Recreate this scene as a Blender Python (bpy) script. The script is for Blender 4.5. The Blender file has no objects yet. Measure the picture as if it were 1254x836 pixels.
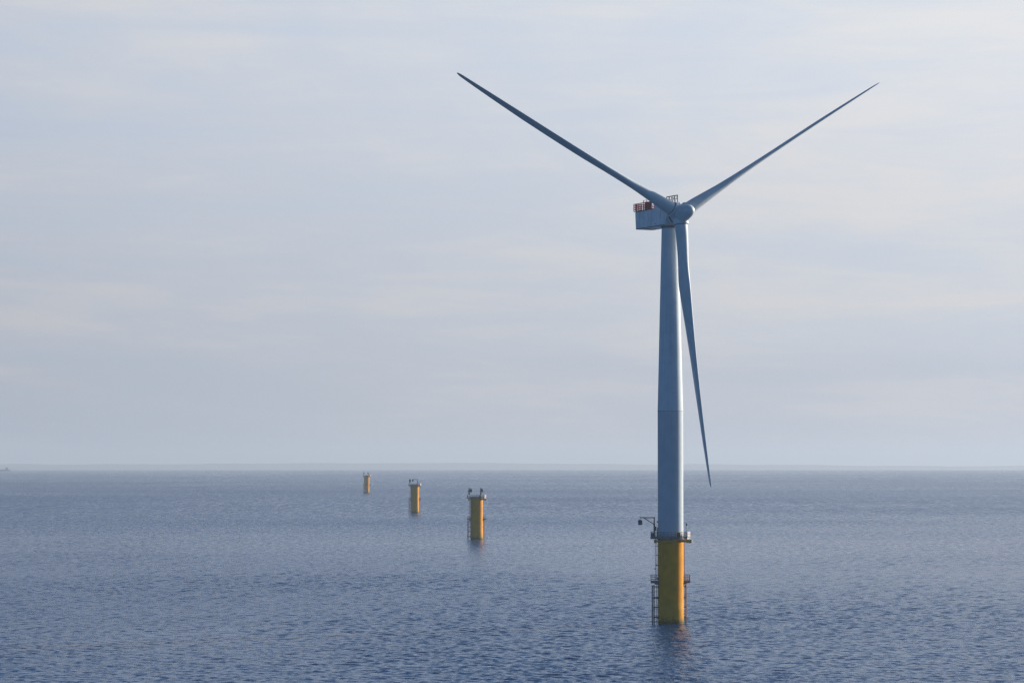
import bpy, bmesh, math, random
from mathutils import Vector, Matrix
random.seed(7)
R_EARTH = 7.4e6                      # effective radius (with refraction)
CAM_H = 43.5
sc = bpy.context.scene
COL = sc.collection
def drop(x, y): return -(x*x + y*y)/(2*R_EARTH)

# ------------------------------------------------------------------ nodes / materials
def nn(nt, kind, **kw):
    n = nt.nodes.new(kind)
    for k, v in kw.items():
        if k in n.inputs: n.inputs[k].default_value = v
        else: setattr(n, k, v)
    return n
def math_(nt, op, a, b=None, clamp=False):
    n = nt.nodes.new('ShaderNodeMath'); n.operation = op; n.use_clamp = clamp
    for i, v in enumerate((a, b)):
        if v is None: continue
        if isinstance(v, (int, float)): n.inputs[i].default_value = v
        else: nt.links.new(v, n.inputs[i])
    return n.outputs[0]
def mixc(nt, fac, a, b, mode='MIX'):
    n = nt.nodes.new('ShaderNodeMix'); n.data_type = 'RGBA'; n.blend_type = mode
    for s, v in ((n.inputs[0], fac), (n.inputs[6], a), (n.inputs[7], b)):
        if isinstance(v, (int, float)): s.default_value = v
        elif isinstance(v, tuple): s.default_value = v if len(v) == 4 else v + (1,)
        else: nt.links.new(v, s)
    return n.outputs[2]
def ramp(nt, fac, stops):
    n = nt.nodes.new('ShaderNodeMapRange'); n.clamp = True
    n.interpolation_type = 'SMOOTHSTEP'
    n.inputs[1].default_value, n.inputs[2].default_value, n.inputs[3].default_value, n.inputs[4].default_value = stops
    nt.links.new(fac, n.inputs[0]); return n.outputs[0]
def noise(nt, vec, scale, detail=4, rough=.55, dist=0., sc3=None):
    if sc3:
        m = nt.nodes.new('ShaderNodeMapping'); m.inputs['Scale'].default_value = sc3
        nt.links.new(vec, m.inputs['Vector']); vec = m.outputs[0]
    n = nt.nodes.new('ShaderNodeTexNoise'); n.inputs['Scale'].default_value = scale
    n.inputs['Detail'].default_value = detail; n.inputs['Roughness'].default_value = rough
    n.inputs['Distortion'].default_value = dist
    nt.links.new(vec, n.inputs['Vector']); return n.outputs['Fac']

def paint(name, col, rough=.45, var=.12, metal=0., dirt=None, streak=True, spec=.5):
    """weathered paint: soft patches, fine vertical run marks, optional marine growth near the water"""
    m = bpy.data.materials.new(name); m.use_nodes = True; nt = m.node_tree
    b = nt.nodes['Principled BSDF']; tc = nt.nodes.new('ShaderNodeTexCoord'); v = tc.outputs['Object']
    dark = tuple(c*(1-var*1.6) for c in col)
    f = noise(nt, v, .35, 5)
    c = mixc(nt, ramp(nt, f, (.35, .68, 0, 1)), col, dark)
    if streak:
        s = noise(nt, v, 1.0, 4, .6, 0, (2.2, 2.2, .06))
        c = mixc(nt, ramp(nt, s, (.52, .75, 0, .55)), c, tuple(x*.72 for x in col))
    if dirt:
        sep = nt.nodes.new('ShaderNodeSeparateXYZ'); nt.links.new(v, sep.inputs[0])
        z = sep.outputs[2]; n2 = noise(nt, v, .9, 5, .65)
        lim = math_(nt, 'ADD', math_(nt, 'MULTIPLY', n2, 6.0), -1.1)
        g = math_(nt, 'MULTIPLY', math_(nt, 'SUBTRACT', lim, z), 1.1, True)
        c = mixc(nt, math_(nt, 'MULTIPLY', g, .62), c, (.09, .085, .022))
        wet = math_(nt, 'MULTIPLY', math_(nt, 'SUBTRACT', math_(nt, 'MULTIPLY', noise(nt, v, 1.6, 3), 2.4), math_(nt, 'ADD', z, .25)), 3.0, True)
        c = mixc(nt, math_(nt, 'MULTIPLY', wet, .8), c, (.035, .035, .018))
        # light salt bloom just above the growth
        g2 = ramp(nt, z, (9, 3, 0, .16)); c = mixc(nt, g2, c, (.62, .42, .10))
    nt.links.new(c, b.inputs['Base Color'])
    b.inputs['Roughness'].default_value = rough; b.inputs['Metallic'].default_value = metal
    b.inputs['Specular IOR Level'].default_value = spec
    bp = nt.nodes.new('ShaderNodeBump'); bp.inputs['Strength'].default_value = .15
    bp.inputs['Distance'].default_value = .02
    nt.links.new(noise(nt, v, 1.5, 4), bp.inputs['Height']); nt.links.new(bp.outputs[0], b.inputs['Normal'])
    return m

M = {}
M['tower'] = paint('tower_paint', (.50, .53, .56), .55, .05, spec=.3)
M['tower2'] = paint('upper_tower_paint', (.60, .63, .65), .55, .05, spec=.3)
M['blade'] = paint('blade_paint', (.57, .60, .62), .5, .06, streak=False, spec=.3)
M['nacelle'] = paint('nacelle_paint', (.72, .76, .78), .5, .14)
M['hub'] = paint('hub_paint', (.60, .63, .64), .45, .08, streak=False)
M['yellow'] = paint('yellow_paint', (.84, .322, .014), .7, .10, dirt=True, spec=.08)
M['yellow2'] = paint('yellow_steel', (.76, .36, .02), .5, .15)
M['steel'] = paint('galvanised_steel', (.20, .215, .23), .5, .2, .2)
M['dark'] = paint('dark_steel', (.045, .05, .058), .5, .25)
M['hoist'] = paint('hoist_cover', (.10, .13, .13), .6, .2)
M['white'] = paint('white_paint', (.78, .77, .74), .5, .08)
M['red'] = paint('red_rail_paint', (.52, .02, .035), .5, .2, streak=False)
M['redstripe'] = paint('red_stripe_paint', (.38, .09, .09), .5, .2, streak=False)
M['orange'] = paint('ochre_cabinet', (.42, .19, .02), .5, .2)
M['rust'] = paint('fender_primer', (.28, .115, .05), .6, .3)
M['seam'] = paint('seam_sealant', (.12, .14, .16), .7, .2, streak=False)
M['ship'] = paint('ship_hull', (.06, .075, .11), .6, .2)
M['shipw'] = paint('ship_house', (.16, .18, .22), .6, .2)

# ------------------------------------------------------------------ mesh helper
class MB:
    def __init__(s): s.bm = bmesh.new()
    def box(s, c, size, rz=0, bev=0, mat=None):
        g = bmesh.ops.create_cube(s.bm, size=1)
        T = Matrix.Translation(c) @ Matrix.Rotation(rz, 4, 'Z') @ Matrix.Diagonal((*size, 1))
        if mat is not None: T = mat @ T
        bmesh.ops.transform(s.bm, matrix=T, verts=g['verts'])
        if bev:
            es = list({e for v in g['verts'] for e in v.link_edges})
            bmesh.ops.bevel(s.bm, geom=es, offset=bev, segments=2, affect='EDGES', profile=.5)
        return s
    def tube(s, a, b, r, r2=None, n=8, caps=True):
        a, b = Vector(a), Vector(b); d = b-a; L = d.length
        q = d.to_track_quat('Z', 'Y').to_matrix().to_4x4()
        g = bmesh.ops.create_cone(s.bm, cap_ends=caps, segments=n, radius1=r, radius2=r if r2 is None else r2, depth=L)
        bmesh.ops.transform(s.bm, matrix=Matrix.Translation((a+b)/2) @ q, verts=g['verts'])
        return s
    def beam(s, a, b, w, h):
        a, b = Vector(a), Vector(b); d = b-a
        q = d.to_track_quat('X', 'Z').to_matrix().to_4x4()
        g = bmesh.ops.create_cube(s.bm, size=1)
        bmesh.ops.transform(s.bm, matrix=Matrix.Translation((a+b)/2) @ q @ Matrix.Diagonal((d.length, w, h, 1)), verts=g['verts'])
        return s
    def lathe(s, prof, n=64, mat=None, caps=True):
        rings = []
        for z, r in prof:
            ring = []
            for k in range(n):
                t = 2*math.pi*k/n; p = Vector((r*math.cos(t), r*math.sin(t), z))
                ring.append(s.bm.verts.new(mat @ p if mat is not None else p))
            rings.append(ring)
        for i in range(len(rings)-1):
            for k in range(n):
                s.bm.faces.new((rings[i][k], rings[i][(k+1) % n], rings[i+1][(k+1) % n], rings[i+1][k]))
        if caps:
            s.bm.faces.new(list(reversed(rings[0]))); s.bm.faces.new(rings[-1])
        return s
    def loft(s, rings, caps=True):
        vs = [[s.bm.verts.new(p) for p in r] for r in rings]; n = len(vs[0])
        for i in range(len(vs)-1):
            for k in range(n):
                s.bm.faces.new((vs[i][k], vs[i][(k+1) % n], vs[i+1][(k+1) % n], vs[i+1][k]))
        if caps: s.bm.faces.new(list(reversed(vs[0]))); s.bm.faces.new(vs[-1])
        return s
    def prism(s, pts, z0, z1):
        lo = [s.bm.verts.new((x, y, z0)) for x, y in pts]; hi = [s.bm.verts.new((x, y, z1)) for x, y in pts]
        n = len(pts)
        for k in range(n): s.bm.faces.new((lo[k], lo[(k+1) % n], hi[(k+1) % n], hi[k]))
        s.bm.faces.new(list(reversed(lo))); s.bm.faces.new(hi); return s
    def build(s, name, mat, parent=None, angle=35):
        bmesh.ops.recalc_face_normals(s.bm, faces=s.bm.faces)
        me = bpy.data.meshes.new(name); s.bm.to_mesh(me); s.bm.free()
        me.materials.append(mat)
        for p in me.polygons: p.use_smooth = True
        me.set_sharp_from_angle(angle=math.radians(angle))
        o = bpy.data.objects.new(name, me); COL.objects.link(o)
        if parent is not None: o.parent = parent
        return o
def thing(name, label, cat, loc, group=None):
    o = bpy.data.objects.new(name, None); COL.objects.link(o); o.empty_display_size = 2
    o.location = loc; o['label'] = label; o['category'] = cat
    if group: o['group'] = group
    return o

def railing(pts, z, h=1.35, step=1.1, closed=True, r=.045, rails=3, skip=()):
    mb = MB(); n = len(pts)
    for i in range(n if closed else n-1):
        if i in skip: continue
        a = Vector((*pts[i], z)); b = Vector((*pts[(i+1) % n], z)); L = (b-a).length
        k = max(1, round(L/step))
        for j in range(k+1):
            p = a.lerp(b, j/k); mb.tube(p, p+Vector((0, 0, h)), r, n=6)
        for q in range(rails):
            zz = Vector((0, 0, h*(q+1)/rails)); mb.tube(a+zz, b+zz, r, n=6)
        mb.beam(a+Vector((0, 0, .09)), b+Vector((0, 0, .09)), .02, .18)
    return mb

# ------------------------------------------------------------------ foundation parts (local: pile axis at origin, z = height above water)
PR = 3.42; DECK = 23.0
def octa(r, n=12, ph=None):
    ph = math.pi/n if ph is None else ph
    return [(r*math.cos(ph+2*math.pi*k/n), r*math.sin(ph+2*math.pi*k/n)) for k in range(n)]
def deck_outline():
    # round-ish working deck with a crane bay on the left and a landing bay on the right
    p = []
    for k in range(-4, 5): a = math.radians(k*14-90); p.append((4.35*math.cos(a), 4.35*math.sin(a)))
    p += [(4.1, -2.0), (4.35, -2.0), (5.25, -.35), (5.25, 1.5), (4.1, 1.5)]
    for k in range(-4, 5): a = math.radians(k*14+90); p.append((4.35*math.cos(a), 4.35*math.sin(a)))
    p += [(-4.1, 2.1), (-5.35, 2.1), (-5.35, -2.1), (-4.1, -2.1)]
    return p
def foundation(root, tower_on):
    f = MB(); prof = [(-14, PR), (3.9, PR), (4.0, PR+.015), (4.15, PR+.015), (4.25, PR), (21.2, PR), (22.2, PR), (22.35, PR+.12), (22.68, PR+.12)]
    f.lathe(prof, 96)
    pile = f.build('monopile', M['yellow'], root)
    # bracket beams welded under the deck
    def bracket(a, b, ends):
        mb = MB(); mb.beam(a, b, .42, .5)
        o = mb.build('bracket_beam', M['yellow2'], root)
        for e in ends:
            c = Vector(a).lerp(Vector(b), e); m2 = MB(); m2.tube(c-Vector((0, 0, .46)), c+Vector((0, 0, .46)), .36, n=24)
            m2.build('bracket_drum', M['yellow2'], o)
    bracket((2.3, -2.75, 21.95), (5.35, -1.9, 21.95), (.74, .97))
    bracket((-2.9, -3.35, 21.95), (.9, -3.75, 21.95), (.93,))
    bracket((-3.0, -2.2, 21.95), (-4.35, -2.0, 21.95), (.9,))
    bracket((2.4, 2.6, 21.95), (4.6, 3.2, 21.95), (.9,))
    # working platform
    outl = deck_outline()
    dk = MB(); dk.prism(outl, DECK-.12, DECK); deck = dk.build('platform_deck', M['steel'], root, 20)
    fr = MB()
    n = len(outl)
    for i in range(n):
        a, b = outl[i], outl[(i+1) % n]
        fr.beam((a[0]*.985, a[1]*.985, DECK-.3), (b[0]*.985, b[1]*.985, DECK-.3), .12, .34)
    for k in range(10):
        a = 2*math.pi*k/10+.2; fr.beam((3.5*math.cos(a), 3.5*math.sin(a), DECK-.27), (4.2*math.cos(a), 4.2*math.sin(a), DECK-.27), .14, .28)
    fr.build('deck_frame', M['steel'], deck)
    # posts start just on the deck
    inner = [(x*.975, y*.975) for x, y in outl]
    rl = railing(inner, DECK+.003, 1.4, 1.0, skip=(10,))
    rl.build('guard_rail', M['steel'], deck)
    if not tower_on:
        cv = MB(); cv.lathe([(DECK-.31, PR+.16), (DECK+.28, PR+.16), (DECK+.42, PR-.1), (DECK+.6, .6)], 64); cv.build('pile_cover', M['hoist'], root)
    # cabinet
    cb = MB(); cb.box((1.95, -3.9 if tower_on else -3.95, DECK+.66), (.92, .5, 1.3), bev=.04)
    cab = cb.build('electrical_cabinet', M['orange'], root)
    cd = MB(); cd.box((1.95, -4.17 if tower_on else -4.22, DECK+.68), (.07, .03, 1.1)).box((1.72, -4.17 if tower_on else -4.22, DECK+.7), (.3, .03, .8)); cd.build('cabinet_door_panel', M['dark'], cab)
    # small junction cabinets in the shade
    MB().box((-4.75, -1.72, DECK+.62), (.95, .45, 1.2), bev=.03).build('junction_box', M['hoist'], root)
    MB().box((-4.9, 1.4, DECK+.52), (.6, .7, 1.0), bev=.03).build('junction_box', M['hoist'], root)
    # white slatted gate on the landing bay
    ga, gb = Vector((4.36, -2.02, 0)), Vector((5.27, -.35, 0)); gd = (gb-ga).normalized()
    g = MB()
    for k in range(4): zz = Vector((0, 0, DECK+.2+.4*k)); g.beam(ga+zz, gb+zz, .06, .17)
    for q_ in (ga, (ga+gb)/2, gb): g.beam(q_+Vector((0, 0, DECK)), q_+Vector((0, 0, DECK+1.5)), .1, .1)
    gg = g.build('barrier_gate', M['white'], root)
    for k in range(3):
        st = MB(); zz = Vector((0, 0, DECK+.4+.4*k)); st.beam(ga+gd*.06+zz, gb-gd*.06+zz, .035, .2); st.build('gate_stripe', M['redstripe'], gg)
    if not tower_on:
        c = MB(); c.tube((-4.6, -2.25, DECK), (-4.6, -2.25, DECK+1.4), .27, n=16).lathe([(DECK+1.4, .27), (DECK+1.5, .17)], 16, Matrix.Translation((-4.6, -2.25, 0)))
        c.build('raft_canister', M['white'], root)
    # navigation lamps on thin poles
    for x, y in (((4.05, -2.1),) if tower_on else ((4.05, -2.1), (-4.65, 1.6))):
        p = MB(); p.tube((x, y, DECK), (x, y, DECK+3.3), .06, n=8); pole = p.build('lamp_pole', M['steel'], root)
        l = MB(); l.tube((x+.12, y, DECK+3.1), (x+.12, y, DECK+3.62), .2, n=12).box((x+.02, y, DECK+3.7), (.5, .2, .08)); l.build('marker_lamp', M['dark'], pole)
    # long access ladder down the left side, cable pipes
    ld = MB()
    for (x, y) in ((-4.12, -.85), (-3.72, -1.35)): ld.tube((x, y, 11.2), (x, y, DECK-.2), .055, n=8)
    for k in range(36): z = 11.5+k*.31; ld.tube((-4.12, -.85, z), (-3.72, -1.35, z), .022, n=6)
    for z in (13, 15.6, 18.2, 20.6): ld.tube((-3.3, -.7, z), (-4.0, -.95, z), .07, n=6)
    ladder = ld.build('ladder', M['steel'], root)
    MB().tube((-4.1, -.9, 15.5), (-3.3, -.8, 15.5), .09, n=8).build('ladder_bracket', M['rust'], ladder)
    MB().box((-4.2, -.9, 14.6), (.36, .3, .36)).build('cable_clamp', M['dark'], ladder)
    for x, y, rr_ in ((3.72, 1.1, .06), (3.66, 2.0, .05)):
        cp = MB().tube((x, y, 11.2), (x, y, DECK-.3), rr_, n=8)
        for z in (13.5, 16.5, 19.5): cp.tube((2.9, y*.9, z), (x, y, z), .05, n=6)
        cp.build('cable_pipe', M['rust'], root)
    # boat landings
    def landing(sgn, pipes, ladd, fend_mat, px0, px1, yc):
        def root_x(y): return sgn*(math.sqrt(max(.5, PR*PR-y*y))-.15)
        rp = MB().box(((px0+px1)/2, yc, 11.0), (abs(px1-px0), 3.0, .42)).build('rest_platform', M['steel'], root)
        xo, xi = px1, px0
        rail = railing([(xi, yc-1.45), (xo-.06*sgn, yc-1.45), (xo-.06*sgn, yc+1.45), (xi, yc+1.45)], 11.213, 1.75, .55, closed=False, r=.038)
        rail.build('guard_rail', M['steel'] if sgn < 0 else M['rust'], rp)
        for yy in (yc-.9, yc+.9): MB().beam((root_x(yy), yy, 10.85), (sgn*4.3, yy, 10.85), .55, .8).build('support_bracket', M['yellow2'] if sgn > 0 else M['dark'], rp)
        MB().box((sgn*3.62, yc-.7, 12.0), (.5, .5, .4)).build('junction_box', M['yellow2'] if sgn > 0 else M['dark'], rp)
        fm = fend_mat if sgn > 0 else M['dark']; fos = []
        for x, y in pipes:
            fo = MB().tube((x, y, -4), (x, y, 10.0), .17, n=14).tube((x, y, 10.0), (x, y, 10.25), .2, n=14).build('boat_fender', fend_mat, root); fos.append(fo)
            e = (root_x(y*.9), y*.9)
            for z in (9.8, 4.4): MB().tube((x, y, z), (*e, z), .1, n=8).build('fender_strut', fm, fo)
            for z in (6.9, 1.7): MB().tube((x, y, z), (*e, z), .13, n=8).tube((e[0]+.35*(x-e[0]), e[1]+.35*(y-e[1]), z), (*e, z), .24, n=10).build('fender_strut', fm, fo)
        for z in (9.8, 4.4): MB().tube((*pipes[0], z), (*pipes[1], z), .07, n=8).build('cross_bar', fm, fos[0])
        l2 = MB(); (x, y) = ladd
        for dy in (-.3, .3): l2.tube((x, y+dy, -3), (x, y+dy, 11), .07, n=8)
        for k in range(40): l2.tube((x, y-.3, -1+k*.3), (x, y+.3, -1+k*.3), .025, n=6)
        l2.build('boarding_ladder', M['dark'] if sgn < 0 else M['steel'], root)
    landing(-1, ((-4.98, -1.0), (-4.42, 1.0)), (-3.72, -.1), M['steel'], -3.2, -5.32, 0)
    landing(1, ((4.10, .6), (4.18, 2.5)), (3.66, 1.6), M['rust'], 2.6, 5.2, 1.7)
    return pile
def crane(root, x, y, ang, hs=1.0):
    """davit crane: foot, post, arm, brace, hanging hoist cover; ang = heading of the arm"""
    d = Vector((math.cos(ang), math.sin(ang), 0)); b = Vector((x, y, DECK))
    p = MB(); p.tube(b, b+Vector((0, 0, 3.4)), .2, n=12).tube(b+Vector((0, 0, 3.4)), b+Vector((0, 0, 5.35)), .16, n=12)
    p.tube(b, b+Vector((0, 0, .12)), .42, n=12)
    post = p.build('davit_crane', M['dark'], root)
    w = MB(); w.box(b+Vector((.34, -.2, 2.3)), (.5, .5, 1.15), bev=.04); w.build('winch_box', M['hoist'], post)
    a = MB(); top = b+Vector((0, 0, 5.2)); tip = top+d*3.75
    a.beam(top-d*.2, tip+d*.15, .2, .24); a.build('crane_arm', M['dark'], post)
    br = MB(); br.tube(b+Vector((0, 0, 3.4)), top+d*2.75+Vector((0, 0, -.08)), .11, n=8)
    br.box(b+Vector((0, 0, 3.4)), (.42, .42, .5)); br.build('brace', M['dark'], post)
    h = MB(); hc = tip+Vector((0, 0, -1.15)); h.tube(tip, hc+Vector((0, 0, .6)), .09, n=8)
    h.box(hc+Vector((0, 0, -.12)), (1.1*hs, 1.1*hs, 1.3*hs), rz=ang, bev=.12).tube(hc+Vector((0, 0, .3)), hc+Vector((0, 0, .7)), .42, .2, n=12)
    h.build('hoist_cover', M['hoist'], post)

# ------------------------------------------------------------------ the turbine
TX, TY = 42.336, 764.29
def base(x, y): return Vector((x, y, drop(x, y)))
turb = thing('wind_turbine', 'complete three-bladed white wind turbine standing on a yellow foundation, the tallest thing on the sea', 'wind turbine', base(TX, TY))
foundation(turb, True)
crane(turb, -4.4, -.6, math.radians(180))
# tower
tw = MB()
ZT = 106.0
prof = [(DECK-.318, 3.3), (DECK+.25, 3.3), (DECK+.27, 3.4), (56.6, 3.4)]
def tr(z):
    pts = [(56.6, 3.4), (68, 3.13), (85, 2.74), (100, 2.36), (106.1, 2.2)]
    for (a, ra), (b, rb) in zip(pts, pts[1:]):
        if z <= b: return ra+(rb-ra)*(z-a)/(b-a)
    return 2.2
tw.lathe(prof, 128); tower = tw.build('tower', M['tower'], turb)
t2 = MB(); t2.lathe([(56.6+.015, 3.4)]+[(z, tr(z)) for z in [60, 64, 68, 74, 80, 85, 90, 95, 100, 103, ZT]], 128, caps=False)
o = t2.build('tower_section', M['tower2'], tower)
for z in (56.6,):
    fl = MB(); fl.lathe([(z-.04, tr(z)+.004 if z > 56.7 else 3.404), (z-.03, 3.41), (z+.03, 3.41), (z+.04, (tr(z) if z > 56.7 else 3.4)+.002)], 128, caps=False); fl.build('flange_seam', M['seam'], tower)
dr = MB()
dr.box((-3.35, .9, DECK+1.45), (.25, 1.1, 2.3), rz=math.radians(-15), bev=.04); dr.build('tower_door', M['dark'], tower)
bb = MB(); bb.box((-3.56, -1.0, DECK+4.1), (.35, .3, .35)); bb.build('tower_sensor', M['dark'], tower)
# base flange bolts ring
bl = MB()
for k in range(40):
    a = 2*math.pi*k/40; bl.tube((3.52*math.cos(a), 3.52*math.sin(a), DECK+.002), (3.52*math.cos(a), 3.52*math.sin(a), DECK+.3), .05, n=6)
bl.lathe([(DECK+.02, 3.5), (DECK+.02, 3.64), (DECK+.14, 3.64), (DECK+.14, 3.42)], 96, caps=False)
bl.build('base_flange', M['orange'], tower)

YAW = math.radians(25.11); TILT = math.radians(6)
# nacelle frame: local x = forward along the horizontal axis, y = left of it, z = up
nh = Vector((math.sin(YAW), -math.cos(YAW), 0)); sd = Vector((-nh.y, nh.x, 0))   # left of forward
NM = Matrix(((nh.x, sd.x, 0, 0), (nh.y, sd.y, 0, 0), (0, 0, 1, 0), (0, 0, 0, 1)))
# which local y sign faces the camera: the camera-left side
CS = -1 if (Matrix(NM).to_3x3() @ Vector((0, 1, 0))).x > 0 else 1
def P(a, w, z): return NM @ Vector((a, w*CS, z))   # w > 0 : side seen by the camera
ZB = 106.15
def nac_ring(a, hw, z0, z1, c):
    pts = [(-hw+c, z0), (hw-c, z0), (hw-.0, z0+c), (hw-.02, z1-c), (hw-c-.05, z1), (-hw+c+.05, z1), (-hw+.02, z1-c), (-hw, z0+c)]
    return [P(a, y, z) for y, z in pts]
nb = MB()
nb.loft([nac_ring(-14.75, 2.45, ZB+.1, ZB+4.55, .22), nac_ring(-14.6, 2.62, ZB, ZB+4.8, .16), nac_ring(-8, 2.66, ZB-.02, ZB+4.86, .16), nac_ring(2.0, 2.66, ZB-.02, ZB+4.86, .16), nac_ring(2.3, 2.5, ZB+.15, ZB+4.6, .4)])
for v in nb.bm.verts:      # rear face leans outward towards the roof
    l = NM.inverted() @ v.co
    if l.x < -14: l.x -= (l.z-ZB)*.11; v.co = NM @ l
nac = nb.build('nacelle', M['nacelle'], turb, 30)
rb = MB(); rb.loft([nac_ring(-5.1, 2.2, ZB+4.8, ZB+6.1, .1), nac_ring(-4.8, 2.25, ZB+4.8, ZB+6.5, .12), nac_ring(1.9, 2.2, ZB+4.8, ZB+6.35, .15), nac_ring(2.4, 2.1, ZB+4.8, ZB+5.9, .1)])
rb.build('roof_housing', M['nacelle'], nac, 30)
for w_ in (2.655, -2.655):
    for a in (-12.3, -10, -7.6, -5.2, -2.8, -.4): MB().beam(P(a, w_, ZB+.2), P(a, w_, ZB+4.65), .035, .03).build('panel_seam', M['seam'], nac)
    MB().beam(P(-14.5, w_*1.013, ZB+.12), P(2.0, w_*1.013, ZB+.12), .07, .2).build('edge_trim', M['seam'], nac)
yb = MB(); yb.lathe([(ZT-.5, 2.21), (ZT-.45, 2.34), (ZT+.13, 2.34)], 96, caps=False); yb.build('yaw_ring', M['seam'], nac)
MB().box((0, 0, 0), (.35, .35, .2), mat=Matrix.Translation(P(-3.4, 2.6, ZB+.75)) @ NM).build('vent', M['seam'], nac)
MB().box((0, 0, 0), (2.4, 2.6, .08), mat=Matrix.Translation(P(-11.5, 0, ZB-.05)) @ NM).build('hatch', M['seam'], nac)
# red-railed hoist platform on the rear roof
zp = ZB+4.9
hp = MB(); hp.beam(P(-15.75, 0, zp+.08), P(-5.4, 0, zp+.08), 5.5, .16)
hpo = hp.build('hoist_deck', M['red'], nac)
rr = MB()
def nrail(mb, A, B, h, step, r, rails):
    L = (B-A).length; k = max(1, round(L/step))
    for j in range(k+1):
        p = A.lerp(B, j/k); mb.tube(p, p+Vector((0, 0, h)), r, n=6)
    for q in range(rails):
        z = Vector((0, 0, h*(q+1)/rails)); mb.tube(A+z, B+z, r*.8, n=6)
c = [P(-15.7, 2.7, zp+.1), P(-15.7, -2.7, zp+.1), P(-5.4, -2.7, zp+.1), P(-5.4, 2.7, zp+.1)]
nrail(rr, c[0], c[1], 1.95, .8, .1, 4); nrail(rr, c[1], c[2], 1.95, .8, .09, 4); nrail(rr, c[3], c[0], 1.95, .95, .12, 4); nrail(rr, c[2], c[3], 1.95, 1.1, .09, 4)
rr.build('red_guard_rail', M['red'], hpo)
for w_ in (2.72, -2.72): MB().beam(P(-8.9, w_, zp+1.05), P(-5.4, w_, zp+1.05), .05, 1.9).build('mesh_panel', M['red'], hpo)
mf = MB(); A = P(-12.2, 1.6, zp+.15); B = P(-10.2, 1.6, zp+.15)
for q in (A, B): mf.tube(q, q+Vector((0, 0, 2.75)), .11, n=6)
for z in (2.72, 2.2, 1.5): mf.tube(A+Vector((0, 0, z)), B+Vector((0, 0, z)), .06, n=6)
mf.build('hoist_frame', M['red'], hpo)
# dark roof frame carrying the wind sensors, forward
rf = MB(); zr = ZB+6.3
A = P(-4.6, -1.5, zr); B = P(1.5, -1.5, zr)
for t in (0, .25, .5, .74, 1): q = A.lerp(B, t); rf.beam(q, q+Vector((0, 0, 1.95)), .2, .2)
rf.beam(A+Vector((0, 0, 1.9)), B+Vector((0, 0, 1.9)), .2, .24); rf.beam(A+Vector((0, 0, 1.0)), B+Vector((0, 0, 1.0)), .1, .1)
for t in (0, .25, .5, .74): q = A.lerp(B, t); q2 = A.lerp(B, t+.25); rf.tube(q, q2+Vector((0, 0, 1.85)), .05, n=6)
rfo = rf.build('roof_frame', M['dark'], nac)
ws = MB(); q = P(.2, -.9, zr-.15); ws.tube(q, q+Vector((0, 0, 1.5)), .05, n=6).tube(q+Vector((-.3, 0, 1.5)), q+Vector((.3, 0, 1.5)), .05, n=6).tube(q+Vector((-.3, 0, 1.5)), q+Vector((-.3, 0, 1.8)), .09, n=8)
ws.build('wind_sensor', M['steel'], rfo)

# rotor
n = Vector((math.sin(YAW)*math.cos(TILT), -math.cos(YAW)*math.cos(TILT), math.sin(TILT)))
hr = Vector((math.cos(YAW), math.sin(YAW), 0)); up = hr.cross(n).normalized()
if up.z < 0: up = -up
HUB = Vector((5.749*math.sin(YAW), -5.749*math.cos(YAW), 108.894 - drop(TX, TY)))
AZ0, BL, PB, SAG = math.radians(-62.083), 73.369, 4.146, .851
q = n.to_track_quat('Z', 'Y').to_matrix().to_4x4(); HM = Matrix.Translation(HUB) @ q
g = MB(); g.lathe([(-3.25, 2.3), (-3.1, 2.6), (-2.35, 2.66), (-2.25, 2.5)], 96, HM); gr = g.build('generator_ring', M['nacelle'], turb)
MB().lathe([(-4.3, 2.1), (-3.15, 2.1)], 96, HM, caps=False).build('dark_gap_drum', M['dark'], gr)  # dark drum in the nacelle gap, the gap's shade put into its colour
MB().lathe([(-2.35, 2.3), (-1.75, 2.3)], 96, HM, caps=False).build('dark_gap_ring', M['dark'], gr)  # same behind the spinner: a dark ring coloured as the shaded gap
# spinner: rounded, slightly three-sided between the blades
sp = MB(); rings = []
spro = [(-1.85, 2.25), (-1.8, 2.42), (-1.2, 2.5), (0, 2.48), (1.2, 2.4), (2.4, 2.2), (3.6, 1.95), (4.6, 1.72), (5.2, 1.55), (5.7, 1.3), (6.1, .95), (6.35, .5), (6.42, .12)]
for z, r in spro:
    ring = []
    for k in range(96):
        t = 2*math.pi*k/96
        d = up*math.cos(t)+hr*math.sin(t)
        w = 1+.09*math.cos(3*(t-AZ0))*min(1, max(0, (5.9-z)/3))
        ring.append(HUB+n*z+d*r*w)
    rings.append(ring)
sp.loft(rings); hub = sp.build('spinner', M['hub'], turb, 50)

import bisect
def lerp_tab(tab, x):
    xs = [t[0] for t in tab]; i = min(max(bisect.bisect_right(xs, x)-1, 0), len(tab)-2)
    (a, va), (b, vb) = tab[i], tab[i+1]; t = (x-a)/(b-a)
    # smooth monotone-ish blend
    return va+(vb-va)*t
CH = [(0, 3.4), (.05, 3.4), (.10, 3.4), (.15, 3.6), (.20, 4.15), (.25, 4.75), (.28, 4.78), (.34, 4.55), (.42, 4.2), (.56, 3.55), (.7, 3.0), (.83, 2.35), (.92, 1.75), (.96, 1.45), (.985, 1.2), (1.0, .55)]
TH = [(0, 3.4), (.05, 3.4), (.10, 3.1), (.15, 2.75), (.20, 2.3), (.26, 1.85), (.34, 1.45), (.42, 1.15), (.56, .78), (.7, .52), (.83, .34), (.92, .22), (1.0, .05)]
BT = [(0, 78), (.15, 78), (.26, 81), (.42, 89), (.56, 94), (.7, 97), (1.0, 99)]
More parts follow.
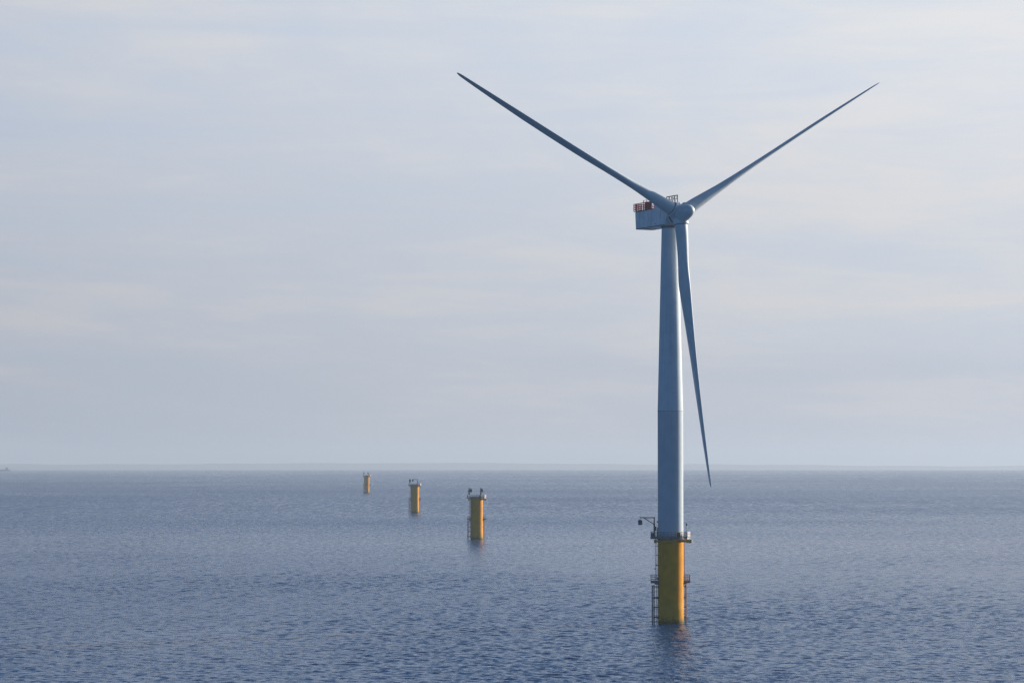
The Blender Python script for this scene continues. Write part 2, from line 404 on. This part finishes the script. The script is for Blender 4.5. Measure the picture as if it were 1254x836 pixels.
def blade(k):
    a = AZ0+k*2*math.pi/3; e = (up*math.cos(a)+hr*math.sin(a)).normalized()
    tdir = n.cross(e); zt = Vector((0, 0, -1)); zt = zt-e*zt.dot(e)
    rings = []; R0 = 2.5
    N = 60
    frs = [R0/BL+(1-R0/BL)*i/N for i in range(N)]+[.992, .997, 1.0]
    frs = sorted(set(frs))
    for f in frs:
        c, th, b = lerp_tab(CH, f), lerp_tab(TH, f), math.radians(lerp_tab(BT, f))
        cd = tdir*math.cos(b)+n*math.sin(b); td = -tdir*math.sin(b)+n*math.cos(b)
        ctr = HUB+e*BL*f+n*PB*f*f+zt*SAG*f*f
        s = min(1, max(0, (f-.06)/.16)); s = s*s*(3-2*s)      # 0 round root, 1 aerofoil
        off = (1-s)*.5+s*(.26+.08*f)
        # keep the leading edge straight: pitch axis near the nose outboard
        ring = []
        m = 36
        for j in range(m):
            t = 2*math.pi*j/m
            x = .5+.5*math.cos(t)                      # 1 = leading edge, 0 = trailing
            yc = .5*math.sin(t)
            xx = 1-x                                    # from LE
            foil = 2.598*math.sqrt(max(xx, 0))*(1-xx)*.5 if xx < 1 else 0
            foil = foil*(1 if yc >= 0 else -.82)
            yy = yc*(1-s)+foil*s
            ring.append(ctr+cd*c*((1-xx)-(1-off))+td*th*yy)
        rings.append(ring)
    mb = MB(); mb.loft(rings); b = mb.build('blade', M['blade'], turb, 60)
    q = e.to_track_quat('Z', 'Y').to_matrix().to_4x4(); T = Matrix.Translation(HUB) @ q
    col = MB(); col.lathe([(1.2, 1.98), (2.35, 1.98), (2.42, 2.06), (2.72, 2.06), (2.8, 1.96)], 64, T); col.build('blade_collar', M['hub'], b)
    sl = MB(); sl.lathe([(2.78, 1.8), (2.92, 1.8), (2.96, 1.72)], 64, T, caps=False); sl.build('blade_seal', M['dark'], b)
for k in range(3): blade(k)

# ------------------------------------------------------------------ the three bare foundations
G = 'yellow foundations waiting for their turbines'
spec = [
 ('nearest bare yellow foundation, left of the turbine, two hoists standing upright on its deck', -19.47, 1576.9, math.radians(-75), (2.1, .9, math.radians(-80))),
 ('middle of the three bare yellow foundations, crane arm swung left above its deck', -80.46, 2372.3, math.radians(-84), (2.0, .9, math.radians(180))),
 ('smallest and farthest yellow foundation, fading into the haze near the horizon', -196.0, 3862.0, math.radians(-80), (2.0, .9, math.radians(-92))),
]
for lab, x, y, a1, c2 in spec:
    t = thing('turbine_foundation', lab, 'foundation', base(x, y), G)
    foundation(t, False); crane(t, -4.3, -.6, a1, 1.32); crane(t, *c2, 1.32)

# ------------------------------------------------------------------ ship far off at the left
sx, sy = -2745, 15300
sh = thing('cargo_ship', 'faint grey cargo ship on the hazy horizon at the far left edge', 'ship', base(sx, sy))
def hull():
    mb = MB(); L = 120; rings = []
    for i in range(25):
        t = i/24; x = -L/2+L*t; w = 9*(1-max(0, (t-.78)/.22)**2)*(.82+.18*min(1, t/.1))+.15
        top = 7.5+(3 if t > .86 else 0)*min(1, (t-.86)/.05 if t > .86 else 0)
        rings.append([(x, -w*.7, -3), (x, -w, 1), (x, -w, top), (x, w, top), (x, w, 1), (x, w*.7, -3)])
    mb.loft(rings); return mb
hull().build('hull', M['ship'], sh)
s = MB(); s.box((-42, 0, 12.5), (16, 15, 10), bev=.4).box((-42, 0, 18.5), (9, 17, 2.2)).box((-49, 0, 16.5), (4, 5, 8)); so = s.build('deckhouse', M['shipw'], sh)
s = MB(); s.tube((-42, 0, 19), (-42, 0, 25), .4, n=8); s.build('mast', M['ship'], so)
for k in range(5):
    s = MB(); s.box((-24+14*k, 0, 8.7), (12, 13, 2.4), bev=.2); s.build('hatch_cover', M['ship'], sh)
s = MB(); s.tube((50, 0, 9), (50, 0, 17), .4, n=8); s.build('fore_mast', M['ship'], sh)
sh.rotation_euler.z = math.radians(188)

# ------------------------------------------------------------------ sea (one sheet, with the curve of the Earth), hills
def sea():
    """one polar sheet that follows the Earth's curve; real chop is modelled where the wind farm stands"""
    import numpy as np
    rng = np.random.default_rng(11)
    D2R = math.pi/180
    th = np.concatenate([np.arange(-12.6, 12.6, .036), np.arange(12.6, 347.4, 2.0)])*D2R
    rs = [0.5, 60, 150, 250, 350, 420, 470, 500, 515, 525]
    while rs[-1] < 3600: rs.append(rs[-1]*(1.0009 if rs[-1] < 1100 else 1.0013))
    while rs[-1] < 46000: rs.append(rs[-1]*1.02)
    rs = np.array(rs); NR, NA = len(rs), len(th)
    R, T = np.meshgrid(rs, th, indexing='ij')
    X, Y = R*np.sin(T), R*np.cos(T)
    Z = -R*R/(2*R_EARTH)
    i0 = int(np.searchsorted(rs, 520)); i1 = int(np.searchsorted(rs, 3700)); j1 = int(np.searchsorted(th, 12.5*D2R))
    xs, ys, rr = X[i0:i1, :j1], Y[i0:i1, :j1], R[i0:i1, :j1]
    h = np.zeros_like(xs); N = 120; RMS = .14
    gust = .85+.22*np.sin(xs/90+ys/400+1.2*np.sin(ys/170+xs/300))+.16*np.sin(xs/37-ys/120+1.5*np.sin(xs/80+ys/95))
    wd = math.radians(-152)
    for i in range(N):
        lam = 1.1*(7/1.1)**((i+rng.random())/N); k = 2*math.pi/lam
        a = wd+rng.normal(0, .8); kx, ky = k*math.sin(a), k*math.cos(a)
        s = math.sqrt(2)*RMS/math.sqrt(N)*(1.2 if lam < 3.5 else .72)
        fade = np.clip((lam/(rr*.0009)-1.7)/1.5, 0, 1)
        ph = kx*xs+ky*ys+rng.random()*6.283+.8*np.sin(xs/(lam*7)+i)*np.cos(ys/(lam*6.3)+2*i)
        h += fade*(s/k)*np.sin(ph)*(1 if lam > 9 else gust)
    h += .25*h*h*np.sign(h)
    edge = np.clip((rr-520)/25, 0, 1)*np.clip((3600-rr)/900, 0, 1)*np.clip((12.3*D2R-np.abs(T[i0:i1, :j1]))/(1.0*D2R), 0, 1)
    Z[i0:i1, :j1] += h*edge
    co = np.stack([X, Y, Z], -1).reshape(-1, 3)
    I, J = np.meshgrid(np.arange(NR-1), np.arange(NA), indexing='ij'); J2 = (J+1) % NA
    f = np.stack([I*NA+J, I*NA+J2, (I+1)*NA+J2, (I+1)*NA+J], -1).reshape(-1, 4)[:, ::-1]
    me = bpy.data.meshes.new('sea'); nf = len(f)+1
    me.vertices.add(len(co)); me.vertices.foreach_set('co', co.astype(np.float32).ravel())
    me.loops.add(len(f)*4+NA); me.loops.foreach_set('vertex_index', np.concatenate([f.ravel(), np.arange(NA)[::-1]]).astype(np.int32))
    me.polygons.add(nf); me.polygons.foreach_set('loop_start', np.concatenate([np.arange(len(f)+1)*4]).astype(np.int32))
    me.polygons.foreach_set('use_smooth', np.ones(nf, bool)); me.update(calc_edges=True); me.validate()
    o = bpy.data.objects.new('sea', me); COL.objects.link(o); o['kind'] = 'structure'
    m = bpy.data.materials.new('sea_water'); m.use_nodes = True; nt = m.node_tree; b = nt.nodes['Principled BSDF']
    tc = nt.nodes.new('ShaderNodeTexCoord'); v = tc.outputs['Object']
    mp = nt.nodes.new('ShaderNodeMapping'); mp.inputs['Rotation'].default_value = (0, 0, math.radians(-14)); nt.links.new(v, mp.inputs[0]); v = mp.outputs[0]
    # wave height in metres, sum of scales; crests longer than they are deep
    hs = [(1/5.0, .27, (.65, 1, 1), 3), (1/2.0, .2, (.75, 1, 1), 3), (1/.8, .08, (.8, 1, 1), 2)]
    patch = noise(nt, v, 1/700., 3, .5, .4, (.7, 1, 1))            # gusts and slicks
    patch2 = noise(nt, v, 1/70., 3, .5, .6, (.4, 1, 1))
    tot = None
    for s, a, sc3, det in hs:
        h = math_(nt, 'MULTIPLY', noise(nt, v, s, det, .5, .3, sc3), a)
        tot = h if tot is None else math_(nt, 'ADD', tot, h)
    amp = math_(nt, 'ADD', ramp(nt, patch, (.3, .7, .75, 1.2)), ramp(nt, patch2, (.3, .75, .08, -.16)))
    tot = math_(nt, 'MULTIPLY', tot, amp)
    bp = nt.nodes.new('ShaderNodeBump'); bp.inputs['Strength'].default_value = 1; bp.inputs['Distance'].default_value = SEA_BUMP
    nt.links.new(tot, bp.inputs['Height']); nt.links.new(bp.outputs[0], b.inputs['Normal'])
    ln = nt.nodes.new('ShaderNodeVectorMath'); ln.operation = 'LENGTH'; nt.links.new(v, ln.inputs[0])
    far = ramp(nt, ln.outputs['Value'], (1500, 5000, 0, 1))     # unresolved chop becomes surface roughness
    far2 = ramp(nt, ln.outputs['Value'], (700, 3400, 0, 1))
    rg = math_(nt, 'ADD', ramp(nt, patch, (.3, .7, .17, .23)), math_(nt, 'MULTIPLY', far2, .14))
    # wind-riffled water: short-lived patches of finer ripple, larger and larger ones telling apart further out
    for sc3, d0, d1, amp_ in (((1/2.2, 1/13., 1), 950, 1500, .42), ((1/5., 1/55., 1), 1700, 3000, .40), ((1/16., 1/300., 1), 3800, 7000, .30)):
        nz = noise(nt, tc.outputs['Object'], 1.0, 3, .6, .3, sc3)
        wt = math_(nt, 'MULTIPLY', ramp(nt, ln.outputs['Value'], (d0, d1, 0, 1)), amp_)
        rg = math_(nt, 'ADD', rg, math_(nt, 'MULTIPLY', math_(nt, 'SUBTRACT', nz, .5), wt))
    nt.links.new(rg, b.inputs['Roughness'])
    nt.links.new(math_(nt, 'MULTIPLY', math_(nt, 'SUBTRACT', 1.0, far), 1.0), bp.inputs['Strength'])
    b.inputs['Base Color'].default_value = (.002, .045, .128, 1); b.inputs['IOR'].default_value = 1.333
    me.materials.append(m); return o
SEA_BUMP = 1.6
sea()
def hills():
    bm = bmesh.new(); NX, NY = 240, 14; grid = []
    from mathutils import noise as mn
    for j in range(NY):
        row = []
        for i in range(NX):
            x = -11000+22000*i/(NX-1); y = 29500+5000*j/(NY-1)
            prof = max(0, math.sin(math.pi*j/(NY-1)))**.7
            h = 66-x*.0012+34*mn.noise(Vector((x/2600, y/5000, 1.3)))+10*mn.noise(Vector((x/600, y/900, 4)))+4*mn.noise(Vector((x/190, y/300, 7)))
            h *= 1+.10*math.cos((x+9000)/5200)
            row.append(bm.verts.new((x, y, drop(x, y)-6+prof*(h+6))))
        grid.append(row)
    for j in range(NY-1):
        for i in range(NX-1): bm.faces.new((grid[j][i], grid[j][i+1], grid[j+1][i+1], grid[j+1][i]))
    me = bpy.data.meshes.new('hills'); bm.to_mesh(me); bm.free()
    o = bpy.data.objects.new('hills', me); COL.objects.link(o); o['kind'] = 'structure'
    m = bpy.data.materials.new('coast_land'); m.use_nodes = True; nt = m.node_tree; b = nt.nodes['Principled BSDF']
    tc = nt.nodes.new('ShaderNodeTexCoord')
    f = noise(nt, tc.outputs['Object'], 1/700., 5)
    nt.links.new(mixc(nt, f, (.05, .075, .085), (.10, .12, .13)), b.inputs['Base Color']); b.inputs['Roughness'].default_value = .9
    me.materials.append(m)
hills()

# ------------------------------------------------------------------ haze
HZ_D, HZ_TOP = .60e-4, 175
hz = MB(); zl = drop(48000, 0)-1
hz.box((0, 0, (zl+HZ_TOP)/2), (93000, 93000, HZ_TOP-zl))
m = bpy.data.materials.new('haze_air'); m.use_nodes = True; nt = m.node_tree
nt.nodes.remove(nt.nodes['Principled BSDF'])
pv = nt.nodes.new('ShaderNodeVolumePrincipled'); pv.inputs['Density'].default_value = HZ_D
pv.inputs['Color'].default_value = (.61, .67, .785, 1); pv.inputs['Anisotropy'].default_value = .25
nt.links.new(pv.outputs[0], nt.nodes['Material Output'].inputs['Volume'])
ho = hz.build('haze', m); ho['kind'] = 'stuff'; ho['label'] = 'pale blue sea haze'

# ------------------------------------------------------------------ sky and sun
SUN_AZ, SUN_EL = math.radians(58), math.radians(17)     # azimuth clockwise from +Y
sd_ = Vector((math.sin(SUN_AZ)*math.cos(SUN_EL), math.cos(SUN_AZ)*math.cos(SUN_EL), math.sin(SUN_EL)))
w = bpy.data.worlds.new('World'); sc.world = w; w.use_nodes = True; nt = w.node_tree; nt.nodes.clear()
out = nt.nodes.new('ShaderNodeOutputWorld'); bg = nt.nodes.new('ShaderNodeBackground'); nt.links.new(bg.outputs[0], out.inputs[0])
sky = nt.nodes.new('ShaderNodeTexSky'); sky.sky_type = 'NISHITA'; sky.sun_disc = False
sky.sun_elevation = SUN_EL; sky.sun_rotation = SUN_AZ; sky.altitude = 40; sky.air_density = 1.0; sky.dust_density = 1.2; sky.ozone_density = 2.0
tc = nt.nodes.new('ShaderNodeTexCoord'); gen = tc.outputs['Generated']
sep = nt.nodes.new('ShaderNodeSeparateXYZ'); nt.links.new(gen, sep.inputs[0]); Z = sep.outputs[2]
dot = nt.nodes.new('ShaderNodeVectorMath'); dot.operation = 'DOT_PRODUCT'; nt.links.new(gen, dot.inputs[0]); dot.inputs[1].default_value = sd_
D = dot.outputs['Value']
# cirrus veil: bright towards the sun, dim away from it (forward scattering in ice cloud)
K = 18.7
BGS = .05
lum = math_(nt, 'ADD', ramp(nt, D, (-.72, 1.0, .09, .985)), ramp(nt, D, (.70, 1.0, 0, 1.6)))   # plus the glow round the sun
veil_c = mixc(nt, ramp(nt, Z, (.015, .17, 0, 1)), (.685*K*.8, .695*K*.8, .74*K*.8), (.715*K*.90, .74*K*.90, .785*K*.90))
veil = nt.nodes.new('ShaderNodeVectorMath'); veil.operation = 'SCALE'; nt.links.new(veil_c, veil.inputs[0]); nt.links.new(math_(nt, 'MULTIPLY', lum, 1.06), veil.inputs[3])
# cloud layer seen in perspective: direction projected on a high sheet
zz = math_(nt, 'ADD', math_(nt, 'MAXIMUM', Z, 0.0), .09)
cmb = nt.nodes.new('ShaderNodeCombineXYZ')
nt.links.new(math_(nt, 'DIVIDE', sep.outputs[0], zz), cmb.inputs[0]); nt.links.new(math_(nt, 'DIVIDE', sep.outputs[1], zz), cmb.inputs[1])
cmb.inputs[2].default_value = 3.7
mp = nt.nodes.new('ShaderNodeMapping'); mp.inputs['Rotation'].default_value = (0, 0, math.radians(24)); nt.links.new(cmb.outputs[0], mp.inputs[0]); cv = mp.outputs[0]
big = noise(nt, cv, .42, 5, .5, .5)
str_ = noise(nt, cv, 1.1, 7, .62, .9, (1.0, .55, 1))
fine = noise(nt, gen, 11, 7, .62, .6, (1, 1, 9))
cl = math_(nt, 'ADD', math_(nt, 'MULTIPLY', big, .46), math_(nt, 'ADD', math_(nt, 'MULTIPLY', str_, .30), math_(nt, 'MULTIPLY', fine, .24)))
front = ramp(nt, sep.outputs[1], (-.25, .45, 0, 1))
cover = math_(nt, 'MULTIPLY', ramp(nt, cl, (.36, .62, .90, 1.0)), math_(nt, 'MULTIPLY', front, math_(nt, 'ADD', ramp(nt, Z, (.165, .25, 1.0, .05)), math_(nt, 'MULTIPLY', ramp(nt, Z, (.165, .42, 0, .45)), ramp(nt, D, (.50, .86, 0, 1))))))
warm = ramp(nt, cl, (.42, .60, 0, 1))
vt = mixc(nt, warm, (.93, .962, 1.012), (1.04, 1.01, .968))
veil2 = mixc(nt, 1.0, veil.outputs[0], vt, 'MULTIPLY')
veil2 = mixc(nt, 1.0, veil2, mixc(nt, ramp(nt, D, (.30, .60, 0, 1)), (.95, .98, 1.035), (1.0, 1.0, 1.0)), 'MULTIPLY')
# low bank of grey stratus over the right half of the horizon
bz = math_(nt, 'ADD', Z, math_(nt, 'MULTIPLY', noise(nt, gen, 9, 4, .55, .3, (1, 1, 3)), .016))
bank = math_(nt, 'MULTIPLY', ramp(nt, bz, (.040, .052, 1, 0)), ramp(nt, sep.outputs[0], (-.04, .07, .25, 1)))
veil2 = mixc(nt, bank, veil2, mixc(nt, 1.0, veil2, (.915, .935, .97), 'MULTIPLY'))
sk = mixc(nt, 1.0, sky.outputs[0], (.56, 1.07, 1.63), 'MULTIPLY')
fin = mixc(nt, cover, sk, veil2)
nt.links.new(fin, bg.inputs[0]); bg.inputs[1].default_value = BGS
sl = bpy.data.lights.new('sun', 'SUN'); sl.energy = 5.0; sl.angle = math.radians(.6); sl.color = (1, .95, .81)
so = bpy.data.objects.new('sun', sl); COL.objects.link(so); so.rotation_euler = sd_.to_track_quat('Z', 'Y').to_euler(); so.location = (300, 300, 300)

# ------------------------------------------------------------------ camera
cd = bpy.data.cameras.new('camera'); cam = bpy.data.objects.new('camera', cd); COL.objects.link(cam); sc.camera = cam
cam.location = (0, 0, CAM_H); pitch = math.atan((563-418)/3500)
cam.rotation_euler = (math.pi/2+pitch, 0, 0)
cd.sensor_fit = 'HORIZONTAL'; cd.sensor_width = 36; cd.lens = 36*3500/1254; cd.clip_start = 1; cd.clip_end = 120000
vs = sc.view_settings; vs.view_transform = 'Standard'; vs.look = 'None'; vs.gamma = 1; vs.exposure = 0.42; vs.use_curve_mapping = False
sc.cycles.max_bounces = 6; sc.cycles.volume_bounces = 0; sc.cycles.use_denoising = True; sc.cycles.denoiser = 'OPENIMAGEDENOISE'
sc.cycles.denoising_input_passes = 'RGB_ALBEDO_NORMAL'; sc.cycles.denoising_prefilter = 'NONE'
sc.cycles.use_fast_gi = False
